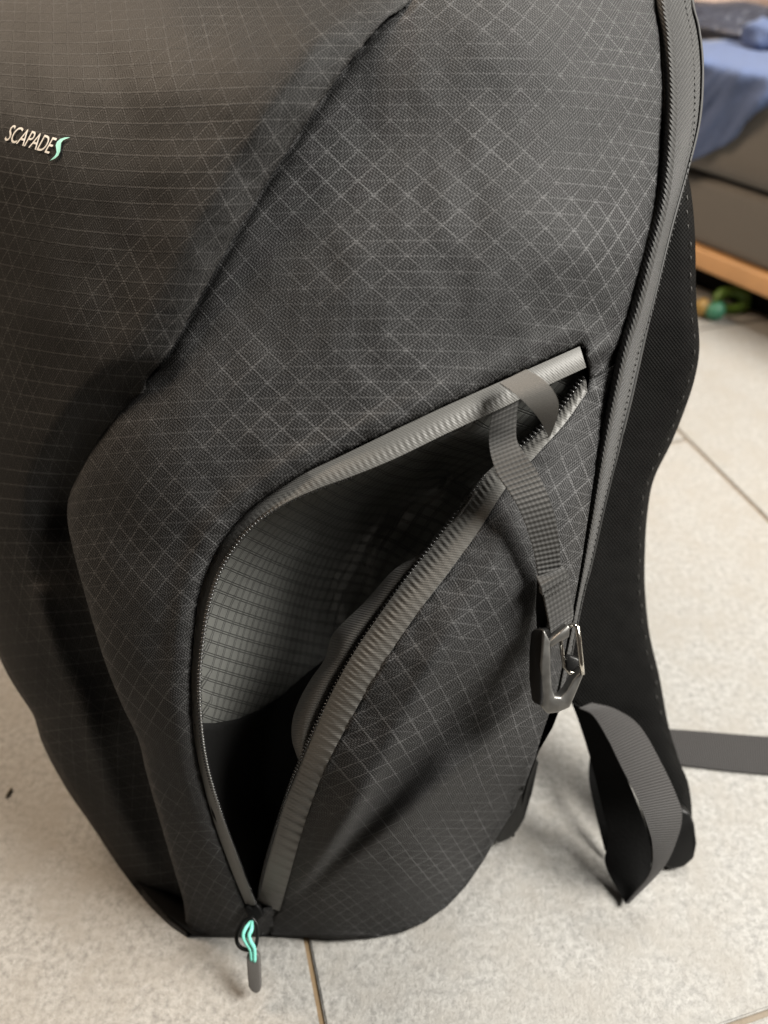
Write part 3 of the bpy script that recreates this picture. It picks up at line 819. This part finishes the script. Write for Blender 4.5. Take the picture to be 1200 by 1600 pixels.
prism('pull_tab', tab, [.3935 + (p[1] - 1490) * .00003 for p in tab], .0045, M['rubber'], slider, bev=.0012, seg=3)

# ---- piping and binding down the rear edge
pdv = lambda u, v: np.interp(v, [-110, 0, 200, 420, 560, 720, 965, 1100], [.352, .327, .321, .316, .318, .3225, .347, .372])
pd2 = lambda u, v: np.interp(v, [-110, 0, 200, 420, 560, 720, 965, 1100], [.351, .327, .3215, .316, .318, .323, .348, .374])
pd3 = lambda u, v: np.interp(v, [-110, 0, 200, 420, 560, 720, 965, 1100], [.364, .342, .336, .331, .331, .335, .358, .383])
band('piping', PIPE_IN, PIPE_MID, lift(pdv, .005), pd2, M['pipe'], bag, n=160, m=8, bulge=.0055)
binding = band('edge_binding', PIPE_MID, PIPE_OUT, lift(pd2, .001), pd3, M['binding'], bag, n=160, m=6, bulge=.002)
cord_edge('binding_edge', PIPE_OUT, list(pd3(0, np.array(PIPE_OUT)[:, 1])), .0011, M['pipe'], bag)

# ---- shoulder strap
STR_R = [(1060, 150), (1072, 255), (1080, 300), (1085, 350), (1087, 400), (1088, 470), (1093, 540), (1086, 590), (1070, 640), (1050, 690), (1022, 748), (1012, 800), (1008, 860), (1008, 920), (1015, 990), (1030, 1055), (1045, 1135), (1062, 1190), (1075, 1222), (1081, 1262), (1080, 1300)]
STR_L = [(1030, 150), (1020, 300), (1005, 400), (975, 520), (950, 640), (925, 760), (900, 860), (880, 950), (865, 1040), (870, 1085), (895, 1100), (925, 1118), (960, 1150), (985, 1190), (1000, 1240), (1015, 1290), (1025, 1330)]
strd = rbf([(1060, 150, .350), (1085, 350, .352), (1000, 400, .345), (1090, 500, .368), (980, 520, .350), (1060, 660, .398), (950, 640, .362), (1010, 850, .428), (920, 780, .378), (1010, 980, .445), (890, 960, .40), (1040, 1120, .455), (900, 1095, .43), (970, 1150, .452), (1075, 1220, .452), (1080, 1300, .452), (1025, 1330, .452), (1000, 1240, .455)])
str_rl = spline(STR_R, step=10)
str_poly = [tuple(p) for p in str_rl[:, :2]] + [(1060, 1340), (1040, 1345)] + STR_L[::-1]
strap = sheet('shoulder_strap', str_poly, lambda u, v: strd(u, v) + roll(distpoly(u, v, str_rl), 30, .012) + .001 * nz(u, v, 60, 80, 31.), M['mesh'], bag, step=10, thick=.012)
def stitches(line, dfn, step, r, mat, parent, duty=.7, jit=0.):
    bm = bmesh.new()
    q = spline(line, step=step)
    for i in range(len(q) - 1):
        a = q[i] + np.array([random.uniform(-jit, jit), random.uniform(-jit, jit)])
        b = a + (q[i + 1] - q[i]) * duty * random.uniform(.8, 1.15)
        dd = dfn(np.array([a[0], b[0]]), np.array([a[1], b[1]]))
        pa, pb = W(a[0], a[1], dd[0]), W(b[0], b[1], dd[1])
        t = (pb - pa).normalized(); vw = (pa - cam.location).normalized(); x = t.cross(vw).normalized()
        mt = Matrix((t * (pb - pa).length * .5, x * r, t.cross(x) * r)).transposed().to_4x4(); mt.translation = (pa + pb) / 2
        bmesh.ops.create_icosphere(bm, subdivisions=1, radius=1, matrix=mt)
    me = bpy.data.meshes.new('stitching'); bm.to_mesh(me); bm.free()
    o = link('stitching', me, mat, parent); o['kind'] = 'stuff'
    return o
stitches([(p[0] - 9, p[1]) for p in STR_R[1:17]], lambda u, v: strd(u, v) + .0025, 24, .00045, M['thread'], strap, .42, 2.)
stitches([(p[0] * .28 + q_[0] * .72, p[1]) for p, q_ in zip(PIPE_MID, PIPE_OUT)], lambda u, v: pd2(u, v) * .28 + pd3(u, v) * .72 - .0016, 10, .0005, M['dark_thread'], binding, .5)
end = [(1064, 1262), (1080, 1270), (1087, 1290), (1090, 1320), (1086, 1342), (1070, 1357), (1050, 1360), (1036, 1354), (1040, 1320)]
prism('strap_end', end, [.447 if p[1] < 1330 else .450 for p in end], .014, M['plastic'], strap, bev=.003, seg=3)

# ---- webbing hanging from the strap
band('strap_webbing', [(905, 1106), (927, 1118), (950, 1155), (972, 1200), (995, 1245), (1012, 1290), (1020, 1325), (1015, 1365), (978, 1410)], [(925, 1098), (962, 1108), (1000, 1135), (1035, 1195), (1058, 1245), (1066, 1275), (1058, 1312), (1036, 1357), (982, 1413)], [.424, .420, .416, .412, .410, .412, .418, .428, .4335], [.430, .428, .424, .419, .416, .418, .423, .432, .434], M['belt'], bag, n=90, m=6, bulge=.001, thick=.0009)
band('strap_webbing', [(893, 1098), (905, 1130), (922, 1185), (938, 1250), (950, 1310), (946, 1352), (978, 1413)], [(925, 1115), (955, 1165), (985, 1230), (1008, 1290), (1018, 1335), (1012, 1372), (981, 1411)], [.430, .438, .445, .448, .446, .443, .4355], [.424, .428, .433, .437, .439, .439, .4355], M['knit'], bag, n=80, m=6, thick=.0009)  # return side of the loop: same webbing, its shade painted in as black
band('strap_webbing', [(922, 1175), (920, 1215), (928, 1260), (945, 1330)], [(940, 1190), (946, 1225), (955, 1270), (965, 1330)], [.470, .465, .462, .458], [.466, .460, .457, .453], M['knit'], bag, n=30, m=4, thick=.0015)
# belt webbing lying out on the floor
band('belt_webbing', [(1030, 1138), (1090, 1142), (1150, 1147), (1230, 1153)], [(1045, 1192), (1090, 1198), (1150, 1205), (1230, 1212)], lambda u, v: dfloor(v, .0035) , lambda u, v: dfloor(v, .0022), M['belt'], bag, n=40, m=6, thick=.0016, bulge=.001)

# ------------------------------------------------------------------ sofa
M['sofa'] = plain('taupe_upholstery', rgb(.115, .103, .09), .85, noise_scale=260, amt=.2, bump=.0008, sheen=.2)
M['wood'] = plain('oiled_wood', rgb(.55, .30, .13), .45, noise_scale=30, amt=.18)
M['blue'] = plain('blue_cotton', rgb(.06, .09, .185), .8, noise_scale=120, amt=.2, bump=.001, sheen=.15)
M['navy'] = plain('dark_film', rgb(.045, .048, .065), .22, noise_scale=40, amt=.3, bump=.012)
M['beige'] = plain('blush_weave', rgb(.42, .32, .27), .85, noise_scale=45, amt=.35, bump=.004)
def boxab(name, a0, a1, b0, b1, z0, z1, mat, parent, bev=.01, seg=3):
    bm = bmesh.new(); bmesh.ops.create_cube(bm, size=1)
    for v in bm.verts:
        p = AB(a0 + (a1 - a0) * (v.co.x + .5), b0 + (b1 - b0) * (v.co.y + .5), z0 + (z1 - z0) * (v.co.z + .5)); v.co = p
    bmesh.ops.bevel(bm, geom=bm.edges[:], offset=bev, segments=seg, affect='EDGES', profile=.6)
    bmesh.ops.recalc_face_normals(bm, faces=bm.faces[:])
    me = bpy.data.meshes.new(name); bm.to_mesh(me); bm.free()
    return link(name, me, mat, parent)
SR = math.radians(33)
F1 = Vector((math.cos(SR), math.sin(SR), 0)); F2 = Vector((-math.sin(SR), math.cos(SR), 0))
def AB(a, b, z=0.0):
    p = (F1 * a + F2 * b) * S
    return Vector((p.x, p.y, z * S))
SA = .859
sofa = thing('sofa', 'low taupe fabric sofa on an orange wooden base rail behind the backpack', 'sofa', AB(SA + .2, .6, 0))
boxab('base_rail', SA - .004, SA + .40, -.15, 1.35, .046, .070, M['wood'], sofa, .004)
boxab('shade_block', SA + .045, SA + .38, -.10, 1.30, .0005, .0455, M['knit'], sofa, .004)  # added black box that keeps the gap under the sofa in shade
boxab('seat_base', SA + .002, SA + .42, -.16, 1.36, .0715, .149, M['sofa'], sofa, .016, 4)
boxab('seat_cushion', SA - .010, SA + .40, -.16, 1.36, .152, .266, M['sofa'], sofa, .045, 6)
boxab('backrest', SA + .36, SA + .52, -.16, 1.36, .10, .52, M['sofa'], sofa, .05, 5)
for b in (-.10, 1.24):
    for a in (SA + .004, SA + .345):
        boxab('leg', a, a + .03, b, b + .04, .0, .0455, M['wood'], sofa, .003)
# blue cloth over the front edge of the seat
def planes(u, v):
    r = np.array([ray(a, b) for a, b in zip(u, v)])
    da = (SA - .0135) / (r[:, 0] * F1.x + r[:, 1] * F1.y)
    dt = (H - .2715) / np.maximum(.02, -r[:, 2])
    k = 90.
    d = np.log(np.exp(k * da) + np.exp(k * np.minimum(dt, 1.25))) / k
    f = .010 * np.sin((u * .05 + v * .055)) * nz(u, v, 60, 80, 2.) + .012 * np.abs(nz(u + v * .8, v * .3, 26, 60, 8.))
    return d - f - .002
cloth = sheet('blue_garment', [(1040, 66), (1120, 62), (1240, 55), (1240, 146), (1202, 166), (1180, 178), (1165, 192), (1150, 215), (1135, 226), (1105, 240), (1080, 252), (1040, 262)], planes, M['blue'], None, step=5, thick=.003)
tag(cloth, 'crumpled blue cotton garment hanging over the sofa seat edge', 'clothing')
def lump(name, c, r, mat, seed, amp, parent=None, sub=4):
    bm = bmesh.new(); bmesh.ops.create_icosphere(bm, subdivisions=sub, radius=1)
    for v in bm.verts:
        k = 1 + amp * noise.fractal(v.co * 1.7 + Vector((seed, 0, 0)), 1, 2, 3)
        p = v.co * k
        v.co = Vector(c) + (F1 * p.x * r[0] + F2 * p.y * r[1] + Vector((0, 0, max(p.z, -.9))) * r[2]) * S
    me = bpy.data.meshes.new(name); bm.to_mesh(me); bm.free()
    return link(name, me, mat, parent)
tag(lump('plastic_bag', W(1160, 58, 1.02), (.085, .17, .030), M['navy'], 3.1, .35), 'dark shiny crumpled plastic film bag lying on the sofa seat', 'bag')
tag(lump('blanket', W(1170, 12, 1.17), (.06, .26, .048), M['beige'], 7.7, .25), 'folded blush patterned blanket against the sofa backrest', 'blanket')
lump('rolled_cuff', W(1192, 58, .925), (.018, .03, .017), M['blue'], 5.5, .35, None, 3)
bpy.data.objects['rolled_cuff'].parent = cloth

# ------------------------------------------------------------------ toy under the sofa, crumb on the floor
M['green'] = plain('green_plastic', rgb(.075, .15, .02), .5)
M['teal'] = plain('teal_plastic', rgb(.035, .15, .09), .5)
M['yellow'] = plain('yellow_plastic', rgb(.26, .16, .04), .5)
tc = WF(1140, 488); tc.z = 0
toy = thing('toy', 'small green ring toy with teal and yellow pieces on floor under the sofa', 'toy', tc)
cen = W(1143, 470, dfloor(488) * .995)
tube('ring', [cen + (Vector((1, 0, 0)) * math.cos(a) * .023 + Vector((0, .45, .85)) * math.sin(a) * .016) for a in np.linspace(0, 2 * math.pi, 28, endpoint=False)], .010, M['green'], toy, 10, True)
def blob(name, c, r, mat, parent):
    bm = bmesh.new(); bmesh.ops.create_icosphere(bm, subdivisions=2, radius=1)
    for v in bm.verts: v.co = c + Vector((v.co.x * r[0], v.co.y * r[1], v.co.z * r[2])) * (1 + .15 * noise.noise(v.co * 2))
    me = bpy.data.meshes.new(name); bm.to_mesh(me); bm.free()
    return link(name, me, mat, parent)
blob('foot', WF(1118, 486, .012), (.016, .014, .016), M['teal'], toy)
blob('knob', WF(1096, 480, .012), (.012, .014, .016), M['yellow'], toy)
a, b = WF(9, 1246, .0012), WF(18, 1231, .0012)
crumb = tube('plant_sliver', [a, (a + b) / 2 + Vector((.0003, 0, .0004)), b], [.0006, .0012, .0007], plain('dark_straw', rgb(.10, .08, .055), .8), None, 6)
tag(crumb, 'tiny dark sliver of straw lying on the pale floor tile', 'debris')
